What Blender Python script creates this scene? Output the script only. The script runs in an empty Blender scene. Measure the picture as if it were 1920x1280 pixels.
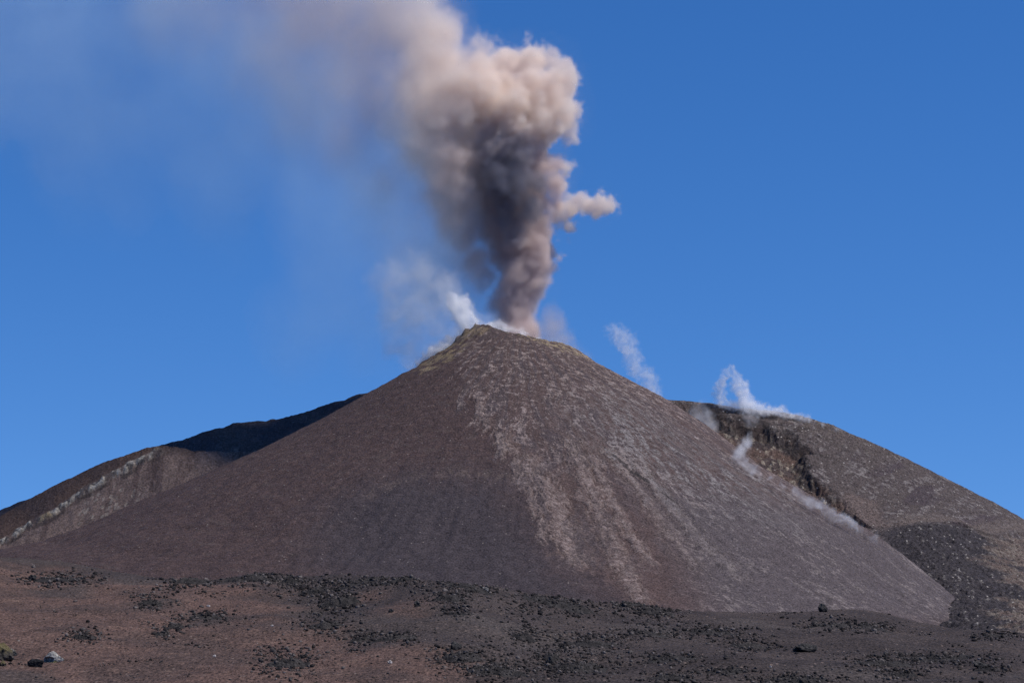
import bpy, bmesh, math, random
import numpy as np
from mathutils import Vector, Matrix, Euler

# ------------------------------------------------------------------ camera, sky, sun, exposure
scene = bpy.context.scene
col = scene.collection
F = 1920 * 80 / 36.0                    # focal length in photograph pixels
PITCH = math.radians(8.0)
cp, sp = math.cos(PITCH), math.sin(PITCH)
cam_d = bpy.data.cameras.new("camera")
cam_d.lens = 80; cam_d.sensor_width = 36; cam_d.clip_start = 0.5; cam_d.clip_end = 30000
cam = bpy.data.objects.new("camera", cam_d); col.objects.link(cam)
cam.rotation_euler = (math.radians(90) + PITCH, 0, 0)
scene.camera = cam

SUN_EL, SUN_AZ = math.radians(55), math.radians(106)     # azimuth clockwise from +Y
to_sun = Vector((math.cos(SUN_EL) * math.sin(SUN_AZ), math.cos(SUN_EL) * math.cos(SUN_AZ), math.sin(SUN_EL)))
world = bpy.data.worlds.new("World"); scene.world = world; world.use_nodes = True
wn = world.node_tree.nodes; wl = world.node_tree.links
sky = wn.new("ShaderNodeTexSky"); sky.sky_type = 'NISHITA'; sky.sun_disc = False
sky.sun_elevation = SUN_EL; sky.sun_rotation = SUN_AZ
sky.altitude = 2800; sky.air_density = 1.0; sky.dust_density = 0.2; sky.ozone_density = 4.0
bg = wn["Background"]; bg.inputs[1].default_value = 0.141
tc = wn.new("ShaderNodeTexCoord"); mpv = wn.new("ShaderNodeMapping")      # flatter fall-off of brightness toward the horizon
mpv.inputs["Scale"].default_value = (1, 1, 0.85); mpv.inputs["Location"].default_value = (0, 0, 0.115)
wl.new(tc.outputs["Generated"], mpv.inputs[0]); wl.new(mpv.outputs[0], sky.inputs[0])
hs = wn.new("ShaderNodeHueSaturation"); hs.inputs["Saturation"].default_value = 1.27; hs.inputs["Hue"].default_value = 0.508
wl.new(sky.outputs[0], hs.inputs["Color"]); wl.new(hs.outputs[0], bg.inputs[0])
sun_d = bpy.data.lights.new("sun", 'SUN'); sun_d.energy = 4.4; sun_d.angle = math.radians(0.53)
sun_d.color = (1.0, 0.94, 0.86)
sun = bpy.data.objects.new("sun", sun_d); col.objects.link(sun)
sun.rotation_euler = to_sun.to_track_quat('Z', 'Y').to_euler()
scene.view_settings.view_transform = 'Standard'; scene.view_settings.look = 'None'
scene.view_settings.exposure = 0.0; scene.view_settings.gamma = 1.0
cy = scene.cycles
cy.volume_bounces = 12; cy.max_bounces = 14; cy.diffuse_bounces = 2; cy.transparent_max_bounces = 32
cy.volume_max_steps = 256; cy.use_denoising = True; cy.denoising_prefilter = 'FAST'
cy.use_adaptive_sampling = True; cy.adaptive_threshold = 0.02

# ------------------------------------------------------------------ noise
rng = np.random.default_rng(7)
PERM = rng.permutation(256); PERM = np.concatenate([PERM, PERM, PERM]).astype(np.int32)
_g = rng.normal(size=(256, 3)); GRAD = (_g / np.linalg.norm(_g, axis=1, keepdims=True)).astype(np.float32)
RND = rng.random(256).astype(np.float32)

def perlin(x, y, z=0.0):
    x, y, z = np.broadcast_arrays(np.float32(x) if np.isscalar(x) else x.astype(np.float32), np.asarray(y, np.float32), np.asarray(z, np.float32))
    xi, yi, zi = np.floor(x), np.floor(y), np.floor(z)
    fx, fy, fz = x - xi, y - yi, z - zi
    X, Y, Z = xi.astype(np.int32) & 255, yi.astype(np.int32) & 255, zi.astype(np.int32) & 255
    u, v, w = (t * t * t * (t * (t * 6 - 15) + 10) for t in (fx, fy, fz))
    def g(dx, dy, dz):
        k = PERM[PERM[PERM[X + dx] + Y + dy] + Z + dz] & 255
        G = GRAD[k]
        return G[..., 0] * (fx - dx) + G[..., 1] * (fy - dy) + G[..., 2] * (fz - dz)
    a = g(0, 0, 0); a += u * (g(1, 0, 0) - a)
    b = g(0, 1, 0); b += u * (g(1, 1, 0) - b)
    a += v * (b - a)
    c = g(0, 0, 1); c += u * (g(1, 0, 1) - c)
    d = g(0, 1, 1); d += u * (g(1, 1, 1) - d)
    c += v * (d - c)
    return (a + w * (c - a)) * 1.6

def fbm(x, y, z=0.0, o=4, gain=0.5):
    s, a, f = 0.0, 1.0, 1.0
    for i in range(o):
        s = s + a * perlin(x * f + 17.3 * i, y * f + 5.1 * i, z * f); a *= gain; f *= 2.03
    return s

def cells(x, y, seed=0):
    """F1 distance and a random value of the nearest cell"""
    xi, yi = np.floor(x), np.floor(y)
    best = np.full(x.shape, 9.0, np.float32); val = np.zeros(x.shape, np.float32)
    for dx in (-1, 0, 1):
        for dy in (-1, 0, 1):
            cx, cy_ = (xi + dx).astype(np.int32), (yi + dy).astype(np.int32)
            k = PERM[PERM[(cx + seed) & 255] + (cy_ & 255)] & 255
            px_, py_ = cx + RND[k], cy_ + RND[(k * 7 + 31) & 255]
            d = np.hypot(x - px_, y - py_)
            m = d < best
            best = np.where(m, d, best); val = np.where(m, RND[(k * 13 + 101) & 255], val)
    return best, val

def sstep(a, b, x):
    t = np.clip((x - a) / (b - a), 0, 1); return t * t * (3 - 2 * t)

def mix(a, b, t):
    a, b, t = np.asarray(a), np.asarray(b), np.asarray(t)
    if any(v.ndim and v.shape[-1] == 3 and v.ndim in (1, t.ndim + 1) for v in (a, b)): t = t[..., None]      # colours
    return a + (b - a) * t

# ------------------------------------------------------------------ photograph pixels to points in the world
def ray(px, py):
    u, v = (np.asarray(px, float) - 960) / F, (640 - np.asarray(py, float)) / F
    return u, cp - v * sp, sp + v * cp

def at(px, py, Y):
    x, y, z = ray(px, py); t = Y / y
    return x * t, np.full_like(np.asarray(t, float), Y), z * t

def zpix(py, Y):
    return Y * np.tan(PITCH + np.arctan((640 - np.asarray(py, float)) / F))

def curve(pts, x):
    p = np.array(pts, float); p = p[np.argsort(p[:, 0])]
    return np.interp(x, p[:, 0], p[:, 1])

def smooth_curve(pts, x, w):
    return sum(k * curve(pts, x + o * w) for o, k in ((-1, .1), (-.6, .2), (-.2, .2), (.2, .2), (.6, .2), (1, .1)))

# ------------------------------------------------------------------ terrain heights, all z(x, y) in metres
CY, CX = 1800.0, 6.3
M = CY / F                                                    # metres per photograph pixel at the cone
LEFT_T = [(35.9, 264.2), (46.4, 256.7), (57.0, 246.6), (73.8, 236.3), (84.4, 228.9), (97.0, 222.6), (120.2, 209.6), (158.2, 187.8), (208.8, 161.6),
          (246.8, 144.0), (284.8, 126.5), (327.0, 106.7), (369.1, 90.6), (398.7, 85.8), (453.5, 66.6), (600, 30), (800, 0)]
RIGHT_T = [(35.9, 249.5), (48.5, 243.8), (61.2, 234.3), (86.5, 220.0), (116.0, 204.4), (149.8, 181.5), (192.0, 148.2), (234.1, 121.8), (280.5, 92.3),
           (308, 71), (335.4, 47), (380, 14), (430, -12), (520, -40), (800, -70)]
ZF = float(zpix(632, CY))
FRONT_T = [(36, ZF), (60, ZF - 13), (100, ZF - 38), (200, ZF - 104), (330, ZF - 183), (400, ZF - 217), (450, ZF - 236), (520, ZF - 254), (700, ZF - 262)]

def cone_h(x, y, detail=True):
    dx, dy = x - CX, y - CY
    r = np.hypot(dx, dy) + 1e-6; c = dx / r
    wr, wl_ = np.maximum(c, 0) ** 2.0, np.maximum(-c, 0) ** 2.0
    dr = np.where(r > 36, 36.0 * c, dx)                       # rim point in this direction
    rim_py = smooth_curve([(-60, 615), (-36, 615), (-30, 614), (-23, 619), (-15, 622), (4, 629), (19, 637), (36, 648), (60, 650)], dr, 4.0)
    rim = zpix(rim_py, CY - np.sqrt(np.maximum(36.0 ** 2 - dr ** 2, 0)))
    z = wr * curve(RIGHT_T, r) + wl_ * curve(LEFT_T, r) + (1 - wr - wl_) * (curve(FRONT_T, r) + (rim - ZF) * np.clip(1 - (r - 36) / 120, 0, 1))
    inside = rim - 34 * (1 - (r / 35.0) ** 2)
    z = np.where(r < 35, np.minimum(rim, inside), z)
    if detail:
        th = np.arctan2(dy, dx)
        f = sstep(60, 330, r)
        z = z + f * (2.0 * fbm(th * 8, r * 0.008, 3.0, 3) + 0.45 * perlin(th * 60, r * 0.02, 8.0))
        z = z + 0.45 * fbm(x / 7, y / 7, 1.0, 3, 0.6) + 1.1 * f * fbm(x / 34, y / 34, 6.0, 3)
        # broken blocks along the upper flank edge and the rim
        e = (1 - sstep(45, 130, r)) * sstep(0.55, 0.95, -c) + 0.45 * (1 - sstep(34, 60, r))
        f1, v = cells(x / 6.0, y / 6.0, 3)
        z = z + e * 3.2 * (v ** 2) * (1 - f1)
    return z

def columns(x, y):
    return 960 + F * x / (y * 1.0098)

# crater hill behind on the sunny side: ridge 2250 m away, foot in the valley
HR = [(900, 800), (1180, 752), (1235, 748), (1290, 750), (1340, 757), (1400, 765), (1450, 770), (1500, 779), (1560, 797), (1640, 833), (1700, 862), (1780, 903),
      (1850, 940), (1920, 977), (2050, 1050), (2300, 1160), (3000, 1300)]
HR_Y = 2250.0
HR_FOOT = [(900, 1600), (1620, 1590), (1680, 1500), (1750, 1400), (1850, 1350), (3000, 1350)]
def crater_hill_h(x, y):
    px = columns(x, y)
    t = np.clip((HR_Y - y) / (HR_Y - smooth_curve(HR_FOOT, px, 40)), -1, 1.6)
    top, foot = curve(HR, px), curve([(900, 1240), (1600, 1235), (1800, 1200), (1920, 1195), (3000, 1330)], px)
    tt = np.where(t > 0, 1 - (1 - np.clip(t, 0, 1)) ** 1.12, -t * 1.2)
    py = top + (foot - top) * np.abs(tt) + np.where(t > 1, (t - 1) * 60, 0)
    z = zpix(py, y)
    return np.where(t < 0, zpix(top, HR_Y) + (y - HR_Y) * -0.35, z)

# brown hill and the dark hill farther back on the shaded side
HB = [(-900, 1290), (-500, 1180), (-200, 1062), (0, 975), (100, 918), (200, 872), (270, 847), (310, 836), (335, 838), (370, 846), (430, 846), (480, 846), (560, 860), (700, 900), (1100, 1000)]
HB_Y, HB_F = 1850.0, 1670.0
def brown_hill_h(x, y):
    px = columns(x, y)
    t = np.clip((HB_Y - y) / (HB_Y - HB_F), -1, 1.6)
    top = curve(HB, px); foot = 1240.0 + 0.0 * px
    tt = np.where(t > 0, t, 0)
    py = top + np.maximum(foot - top, 40) * tt
    z = zpix(py, y)
    return np.where(t < 0, zpix(top, HB_Y) + (y - HB_Y) * -0.2, z)

HD = [(-300, 1060), (0, 960), (200, 880), (280, 842), (310, 833), (345, 824), (400, 806), (440, 793), (500, 789), (530, 784), (560, 776), (620, 757), (690, 734), (760, 705), (900, 660), (1100, 700), (1300, 850)]
HD_Y, HD_F = 1912.0, 1852.0
def dark_hill_h(x, y):
    px = columns(x, y)
    t = np.clip((HD_Y - y) / (HD_Y - HD_F), -1, 2.0)
    top = curve(HD, px)
    z = zpix(top + 90 * np.maximum(t, 0), y)
    return np.where(t < 0, zpix(top, HD_Y) + (y - HD_Y) * -0.3, z)

# lava field the camera looks across
CREST = [(-2000, 1000), (-300, 1030), (0, 1043), (150, 1053), (250, 1074), (330, 1087), (430, 1087), (500, 1066), (560, 1084), (640, 1073), (760, 1082), (900, 1094),
         (1000, 1112), (1060, 1114), (1120, 1132), (1180, 1122), (1230, 1138), (1300, 1146), (1440, 1152), (1480, 1147), (1540, 1140),
         (1620, 1140), (1700, 1168), (1770, 1176), (1920, 1184), (2200, 1190), (4000, 1190)]
def crest_d(px):
    return 440 + 30 * np.sin(px / 190.0) + 25 * np.sin(px / 83.0 + 1)

def ground_h(x, y, detail=True):
    d = np.maximum(y, 1.0)
    px = np.clip(columns(x, d), -2000, 4000)
    dc = crest_d(px); zc = zpix(smooth_curve(CREST, px, 45), dc)
    t = (d - 250) / (dc - 250)
    plane = -2.3 + (zc + 2.3) * t
    past = zc - 7 * (1 - np.exp(-np.maximum(d - dc, 0) / 50)) + np.maximum(d - 1000, 0) * 0.012
    z = np.where(d < dc, plane, past)
    near = -1.7 - 0.17 * np.hypot(x, y)
    near = np.where(y < 0, -1.7 - 0.03 * np.hypot(x, y), near)
    z = np.where(d < 200, np.maximum(near, np.maximum(z, -26)), z)
    if detail:
        a = sstep(150, 240, d) * (0.35 + 0.65 * sstep(12, 60, np.abs(d - dc)))
        z = z + a * (1.25 * fbm(x / 38, y / 60, 4.0, 3) + 0.22 * fbm(x / 9, y / 13, 2.0, 3))
    return z

def all_h(x, y):
    h = ground_h(x, y)
    h = np.where(y > 900, np.maximum(h, np.maximum(np.maximum(cone_h(x, y, False), crater_hill_h(x, y)), np.maximum(brown_hill_h(x, y), dark_hill_h(x, y)))), h)
    return h

def hit(px, py, h=all_h, d0=200.0, d1=2600.0, step=1.0):
    """first point of a surface under a photograph pixel"""
    px, py = np.atleast_1d(np.asarray(px, float)), np.atleast_1d(np.asarray(py, float))
    rx, ry, rz = ray(px, py)
    d = np.arange(d0, d1, step)
    X, Y, Z = np.outer(rx / ry, d), np.outer(np.ones_like(rx), d), np.outer(rz / ry, d)
    below = h(X, Y) > Z
    i = np.where(below.any(1), below.argmax(1), len(d) - 1)
    k = np.arange(len(px))
    return X[k, i], Y[k, i], Z[k, i]

def plan(pts, h, **kw):
    x, y, z = hit([p[0] for p in pts], [p[1] for p in pts], h, **kw)
    return np.stack([x, y], 1)

def poly_sd(P, x, y):
    """signed distance to a closed plan polygon, negative inside"""
    d = np.full(x.shape, 1e9, np.float32); s = np.zeros(x.shape, bool)
    n = len(P)
    for i in range(n):
        ax, ay = P[i]; bx, by = P[(i + 1) % n]
        ex, ey = bx - ax, by - ay
        t = np.clip(((x - ax) * ex + (y - ay) * ey) / (ex * ex + ey * ey + 1e-9), 0, 1)
        d = np.minimum(d, np.hypot(x - ax - t * ex, y - ay - t * ey))
        c = (ay > y) != (by > y)
        with np.errstate(divide='ignore', invalid='ignore'):
            s ^= c & (x < (bx - ax) * (y - ay) / (by - ay + 1e-12) + ax)
    return np.where(s, -d, d)

def line_sd(P, x, y):
    """distance to an open plan polyline, and the signed side"""
    d = np.full(x.shape, 1e9, np.float32); side = np.zeros(x.shape, np.float32)
    for i in range(len(P) - 1):
        ax, ay = P[i]; bx, by = P[i + 1]
        ex, ey = bx - ax, by - ay
        t = np.clip(((x - ax) * ex + (y - ay) * ey) / (ex * ex + ey * ey + 1e-9), 0, 1)
        q = np.hypot(x - ax - t * ex, y - ay - t * ey)
        m = q < d
        d = np.where(m, q, d); side = np.where(m, np.sign(ex * (y - ay) - ey * (x - ax)), side)
    return d, side

# ------------------------------------------------------------------ meshes and materials
def link(name, me, parent=None):
    o = bpy.data.objects.new(name, me); col.objects.link(o)
    if parent: o.parent = parent
    return o

def raw_mesh(name, V, faces, colors=None, mat=None, smooth=True):
    me = bpy.data.meshes.new(name)
    V = np.ascontiguousarray(V, np.float32); faces = np.ascontiguousarray(faces, np.int32)
    k = faces.shape[1]
    me.vertices.add(len(V)); me.vertices.foreach_set("co", V.ravel())
    me.loops.add(faces.size); me.loops.foreach_set("vertex_index", faces.ravel())
    me.polygons.add(len(faces))
    me.polygons.foreach_set("loop_start", np.arange(0, faces.size, k, dtype=np.int32))
    me.update(calc_edges=True)
    if smooth: me.polygons.foreach_set("use_smooth", np.ones(len(faces), bool))
    if colors is not None:
        a = me.color_attributes.new("tint", 'FLOAT_COLOR', 'POINT')
        c = np.ones((len(V), 4), np.float32); c[:, :3] = np.clip(colors.reshape(-1, 3), 0.004, 0.9)
        a.data.foreach_set("color", c.ravel())
    if mat: me.materials.append(mat)
    return me

def grid_faces(n, m, wrap=False):
    i = np.arange(n - 1)[:, None]; j = np.arange(m if wrap else m - 1)[None, :]
    j2 = (j + 1) % m
    return np.stack([i * m + j, i * m + j2, (i + 1) * m + j2, (i + 1) * m + j], -1).reshape(-1, 4)

def grid_mesh(name, X, Y, Z, C=None, mat=None, wrap=False, flip=False):
    V = np.stack([X, Y, Z], -1).reshape(-1, 3)
    f = grid_faces(X.shape[0], X.shape[1], wrap)
    if flip: f = f[:, ::-1]
    return raw_mesh(name, V, f, C, mat)

def node(t, kind, **kw):
    n = t.nodes.new(kind)
    for k, v in kw.items(): setattr(n, k, v)
    return n

def rock_material(name, fine=1.4, coarse=0.35, contrast=0.9, bump=0.35, bdist=0.6, tint=True, base=(0.05, 0.045, 0.045), specks=0.0, stretch=(1, 1, 1), speck=0.55, pale=(0.34, 0.31, 0.28)):
    """vertex tint times two grains of noise, with a bump of the same grains"""
    m = bpy.data.materials.new(name); m.use_nodes = True; t = m.node_tree
    b = t.nodes["Principled BSDF"]; b.inputs["Roughness"].default_value = 0.95
    b.inputs["Specular IOR Level"].default_value = 0.15
    geo = node(t, "ShaderNodeTexCoord")
    n1 = node(t, "ShaderNodeTexNoise"); n1.inputs["Scale"].default_value = fine; n1.inputs["Detail"].default_value = 5; n1.inputs["Roughness"].default_value = 0.7
    n2 = node(t, "ShaderNodeTexNoise"); n2.inputs["Scale"].default_value = coarse; n2.inputs["Detail"].default_value = 4
    mp = node(t, "ShaderNodeMapping"); mp.inputs["Scale"].default_value = stretch; t.links.new(geo.outputs["Object"], mp.inputs[0])
    for n in (n1, n2): t.links.new(mp.outputs[0], n.inputs["Vector"])
    r1 = node(t, "ShaderNodeMapRange"); r1.inputs[1].default_value = 0.3; r1.inputs[2].default_value = 0.72
    r1.inputs[3].default_value = 1 - contrast * 0.62; r1.inputs[4].default_value = 1 + contrast * 0.75
    r2 = node(t, "ShaderNodeMapRange"); r2.inputs[1].default_value = 0.3; r2.inputs[2].default_value = 0.7
    r2.inputs[3].default_value = 0.84; r2.inputs[4].default_value = 1.16
    t.links.new(n1.outputs[0], r1.inputs[0]); t.links.new(n2.outputs[0], r2.inputs[0])
    mu = node(t, "ShaderNodeMath", operation='MULTIPLY'); t.links.new(r1.outputs[0], mu.inputs[0]); t.links.new(r2.outputs[0], mu.inputs[1])
    sc = node(t, "ShaderNodeVectorMath", operation='SCALE')
    if tint:
        a = node(t, "ShaderNodeVertexColor"); a.layer_name = "tint"; t.links.new(a.outputs[0], sc.inputs[0])
    else:
        sc.inputs[0].default_value = base
    t.links.new(mu.outputs[0], sc.inputs["Scale"])
    out = sc.outputs[0]
    if specks:
        v = node(t, "ShaderNodeTexVoronoi"); v.inputs["Scale"].default_value = speck; t.links.new(mp.outputs[0], v.inputs["Vector"])
        sep = node(t, "ShaderNodeSeparateColor"); t.links.new(v.outputs["Color"], sep.inputs[0])
        g = node(t, "ShaderNodeMath", operation='GREATER_THAN'); g.inputs[1].default_value = 1 - specks; t.links.new(sep.outputs[0], g.inputs[0])
        l = node(t, "ShaderNodeMath", operation='LESS_THAN'); l.inputs[1].default_value = 0.42; t.links.new(v.outputs["Distance"], l.inputs[0])
        q = node(t, "ShaderNodeMath", operation='MULTIPLY'); t.links.new(g.outputs[0], q.inputs[0]); t.links.new(l.outputs[0], q.inputs[1])
        mx = node(t, "ShaderNodeMix", data_type='RGBA'); t.links.new(q.outputs[0], mx.inputs[0]); t.links.new(out, mx.inputs[6])
        mx.inputs[7].default_value = (*pale, 1); out = mx.outputs[2]
    t.links.new(out, b.inputs["Base Color"])
    bp = node(t, "ShaderNodeBump"); bp.inputs["Strength"].default_value = bump; bp.inputs["Distance"].default_value = bdist
    t.links.new(n1.outputs[0], bp.inputs["Height"]); t.links.new(bp.outputs[0], b.inputs["Normal"])
    return m

def structure(o, kind='structure'):
    o["kind"] = kind; return o

def tag(o, label, cat, group=None, kind=None):
    o["label"] = label; o["category"] = cat
    if group: o["group"] = group
    if kind: o["kind"] = kind
    return o

def C3(*v): return np.array(v, np.float32)

# ------------------------------------------------------------------ terrain (structure)
rock = rock_material("volcanic_rock", fine=0.8, coarse=0.16, contrast=1.2, bump=0.9, bdist=1.2, specks=0.008, speck=0.8, pale=(.21, .18, .16))
rubble_rock = rock_material("blocky_volcanic_rock", fine=0.55, coarse=0.2, contrast=1.4, bump=1.0, bdist=2.0, specks=0.015, stretch=(1, .6, 1))
plain_rock = rock_material("brown_volcanic_rock", fine=0.62, coarse=0.16, contrast=1.0, bump=0.7, bdist=1.4, stretch=(1, .7, 1))
ash_ground = rock_material("ash_ground", fine=3.0, coarse=0.4, contrast=1.6, bump=0.8, bdist=0.3, specks=0.02, stretch=(1, .34, 1), speck=2.4, pale=(.16, .12, .10))

# --- the main cone, a polar sheet about its vent
def build_cone():
    th = np.concatenate([np.linspace(-1.10 * math.pi, 0.10 * math.pi, 1300), np.linspace(0.10 * math.pi, 0.90 * math.pi, 90)[1:-1]])
    r = np.concatenate([np.linspace(1.0, 33, 14), np.linspace(34, 405, 500), np.linspace(406, 720, 60)])
    T, R = np.meshgrid(th, r)
    X, Y = CX + R * np.cos(T), CY + R * np.sin(T)
    Z = cone_h(X, Y)
    # colours, in plan coordinates of the cone
    H = lambda x, y: cone_h(x, y, False)
    kw = dict(d0=1380, d1=1850, step=0.5)
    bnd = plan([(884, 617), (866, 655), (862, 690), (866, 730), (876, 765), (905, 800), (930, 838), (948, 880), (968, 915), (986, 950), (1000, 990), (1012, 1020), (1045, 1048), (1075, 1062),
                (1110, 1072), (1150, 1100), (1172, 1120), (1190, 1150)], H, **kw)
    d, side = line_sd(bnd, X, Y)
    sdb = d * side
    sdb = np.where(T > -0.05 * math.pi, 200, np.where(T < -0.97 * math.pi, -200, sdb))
    Tw = T + .030 * fbm(X / 45, Y / 45, 11.0, 3) + .012 * fbm(X / 14, Y / 14, 12.0, 2)
    streak = fbm(Tw * 24, R * 0.017, 2.0, 5, 0.62)
    streak2 = fbm(Tw * 85, R * 0.065, 5.0, 4, 0.65)
    flake = fbm(X / 6.0, Y / 4.0, 3.0, 4, 0.7)
    flat = fbm(Tw * 14, R * 0.16, 7.0, 4, 0.6)                 # drawn out along the contours
    grain = rng.normal(size=X.shape).astype(np.float32)
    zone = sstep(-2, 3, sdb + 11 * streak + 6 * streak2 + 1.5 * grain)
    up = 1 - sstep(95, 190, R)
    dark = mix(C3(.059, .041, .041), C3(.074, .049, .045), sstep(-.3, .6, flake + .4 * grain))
    low = plan([(600, 950), (700, 900), (860, 880), (960, 905), (1060, 1050), (1200, 1150), (700, 1150), (560, 1060)], H, **kw)
    lw = 1 - sstep(-40, 35, poly_sd(low, X, Y) + 12 * streak)
    dark = mix(dark, C3(.047, .040, .045), lw * 0.85)
    dark = mix(dark, C3(.085, .065, .060), 0.5 * sstep(.25, .8, flat) * (1 - lw))
    arc = plan([(690, 925), (760, 898), (830, 887), (910, 889), (975, 900)], H, **kw)
    da, _ = line_sd(arc, X, Y)
    dark = mix(dark, C3(.115, .088, .078), 0.6 * (1 - sstep(1.5, 9, da + 3 * flake)) * sstep(-.3, .4, streak2 + .5 * flake))
    # lit side: red brown base, pale flakes above, pale tongues below
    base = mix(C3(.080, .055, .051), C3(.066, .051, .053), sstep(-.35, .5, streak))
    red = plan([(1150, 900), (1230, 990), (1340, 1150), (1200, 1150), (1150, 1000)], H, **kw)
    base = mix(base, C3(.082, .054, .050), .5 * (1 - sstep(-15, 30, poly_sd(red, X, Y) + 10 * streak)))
    pale = C3(.228, .180, .164); grey = C3(.178, .160, .156)
    gz = plan([(1060, 790), (1150, 730), (1230, 770), (1340, 840), (1440, 900), (1540, 960), (1480, 985), (1340, 960), (1230, 900), (1140, 850)], H, **kw)
    gw = 1 - sstep(-30, 35, poly_sd(gz, X, Y) + 22 * streak)
    lr = plan([(1240, 930), (1500, 960), (1620, 1000), (1720, 1040), (1800, 1100), (1900, 1200), (1500, 1180), (1340, 1150)], H, **kw)
    lrw = 1 - sstep(-22, 26, poly_sd(lr, X, Y) + 14 * streak)
    base = mix(base, C3(.080, .067, .070), lrw * .9)
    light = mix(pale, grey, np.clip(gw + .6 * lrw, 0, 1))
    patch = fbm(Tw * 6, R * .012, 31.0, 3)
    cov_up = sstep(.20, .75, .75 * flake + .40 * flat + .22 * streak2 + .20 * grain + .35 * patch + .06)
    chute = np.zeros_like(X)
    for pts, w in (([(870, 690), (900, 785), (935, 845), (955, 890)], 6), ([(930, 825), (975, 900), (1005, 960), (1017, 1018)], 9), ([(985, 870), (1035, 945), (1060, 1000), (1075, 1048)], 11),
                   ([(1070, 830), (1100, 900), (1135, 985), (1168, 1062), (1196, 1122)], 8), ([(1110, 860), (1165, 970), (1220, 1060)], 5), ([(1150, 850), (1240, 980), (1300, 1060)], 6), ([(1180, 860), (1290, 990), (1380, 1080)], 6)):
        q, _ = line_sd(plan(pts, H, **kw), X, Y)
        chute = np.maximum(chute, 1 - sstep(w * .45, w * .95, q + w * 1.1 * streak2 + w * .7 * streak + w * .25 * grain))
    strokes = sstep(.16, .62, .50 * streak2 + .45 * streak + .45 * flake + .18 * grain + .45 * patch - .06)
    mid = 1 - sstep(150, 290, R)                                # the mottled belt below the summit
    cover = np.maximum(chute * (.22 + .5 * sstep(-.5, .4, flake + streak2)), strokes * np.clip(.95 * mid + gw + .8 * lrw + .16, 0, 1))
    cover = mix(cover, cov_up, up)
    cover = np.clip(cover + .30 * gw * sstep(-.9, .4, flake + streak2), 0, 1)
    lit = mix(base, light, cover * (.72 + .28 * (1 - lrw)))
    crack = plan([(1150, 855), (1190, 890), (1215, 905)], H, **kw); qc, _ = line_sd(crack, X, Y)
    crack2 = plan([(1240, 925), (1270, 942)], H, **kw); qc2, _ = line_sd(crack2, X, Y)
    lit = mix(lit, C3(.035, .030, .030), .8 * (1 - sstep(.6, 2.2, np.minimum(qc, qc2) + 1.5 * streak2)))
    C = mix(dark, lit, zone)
    Z = Z + zone * (.9 * chute * (1 - up) + .35 * cover)
    # sulphur on the rim and the broken edge of the flank
    yl = plan([(770, 690), (800, 668), (845, 640), (880, 614), (906, 612), (896, 628), (870, 645), (850, 668), (800, 695)], H, **kw)
    yw = (1 - sstep(-1, 9, poly_sd(yl, X, Y) + 5 * flake)) * sstep(-.35, .45, fbm(X / 9, Y / 9, 9.0, 4))
    C = mix(C, C3(.25, .195, .115), yw * .62)
    yr = plan([(985, 622), (1040, 636), (1100, 662), (1100, 672), (1040, 652), (985, 634)], H, **kw)
    C = mix(C, C3(.30, .24, .15), .75 * (1 - sstep(-1, 7, poly_sd(yr, X, Y) + 4 * flake)) * sstep(-.2, .5, flat))
    lines = sstep(.42, .7, perlin(T * 50, R * .11, 4.0)) * sstep(-.35, -.1, np.cos(T) * -1 + .45) * (1 - sstep(110, 170, R)) * sstep(.35, .6, np.cos(T))
    C = mix(C, C3(.25, .21, .16), .6 * lines)
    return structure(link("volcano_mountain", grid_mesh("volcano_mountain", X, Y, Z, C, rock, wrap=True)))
build_cone()

def column_sheet(name, px0, px1, n, ys, h, colour, mat):
    px = np.linspace(px0, px1, n); PX, YY = np.meshgrid(px, ys)
    XX = (PX - 960) * YY * 1.0098 / F
    Z = h(XX, YY)
    Z, C = colour(PX, XX, YY, Z)
    return structure(link(name, grid_mesh(name, XX, YY, Z, C, mat)))

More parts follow.
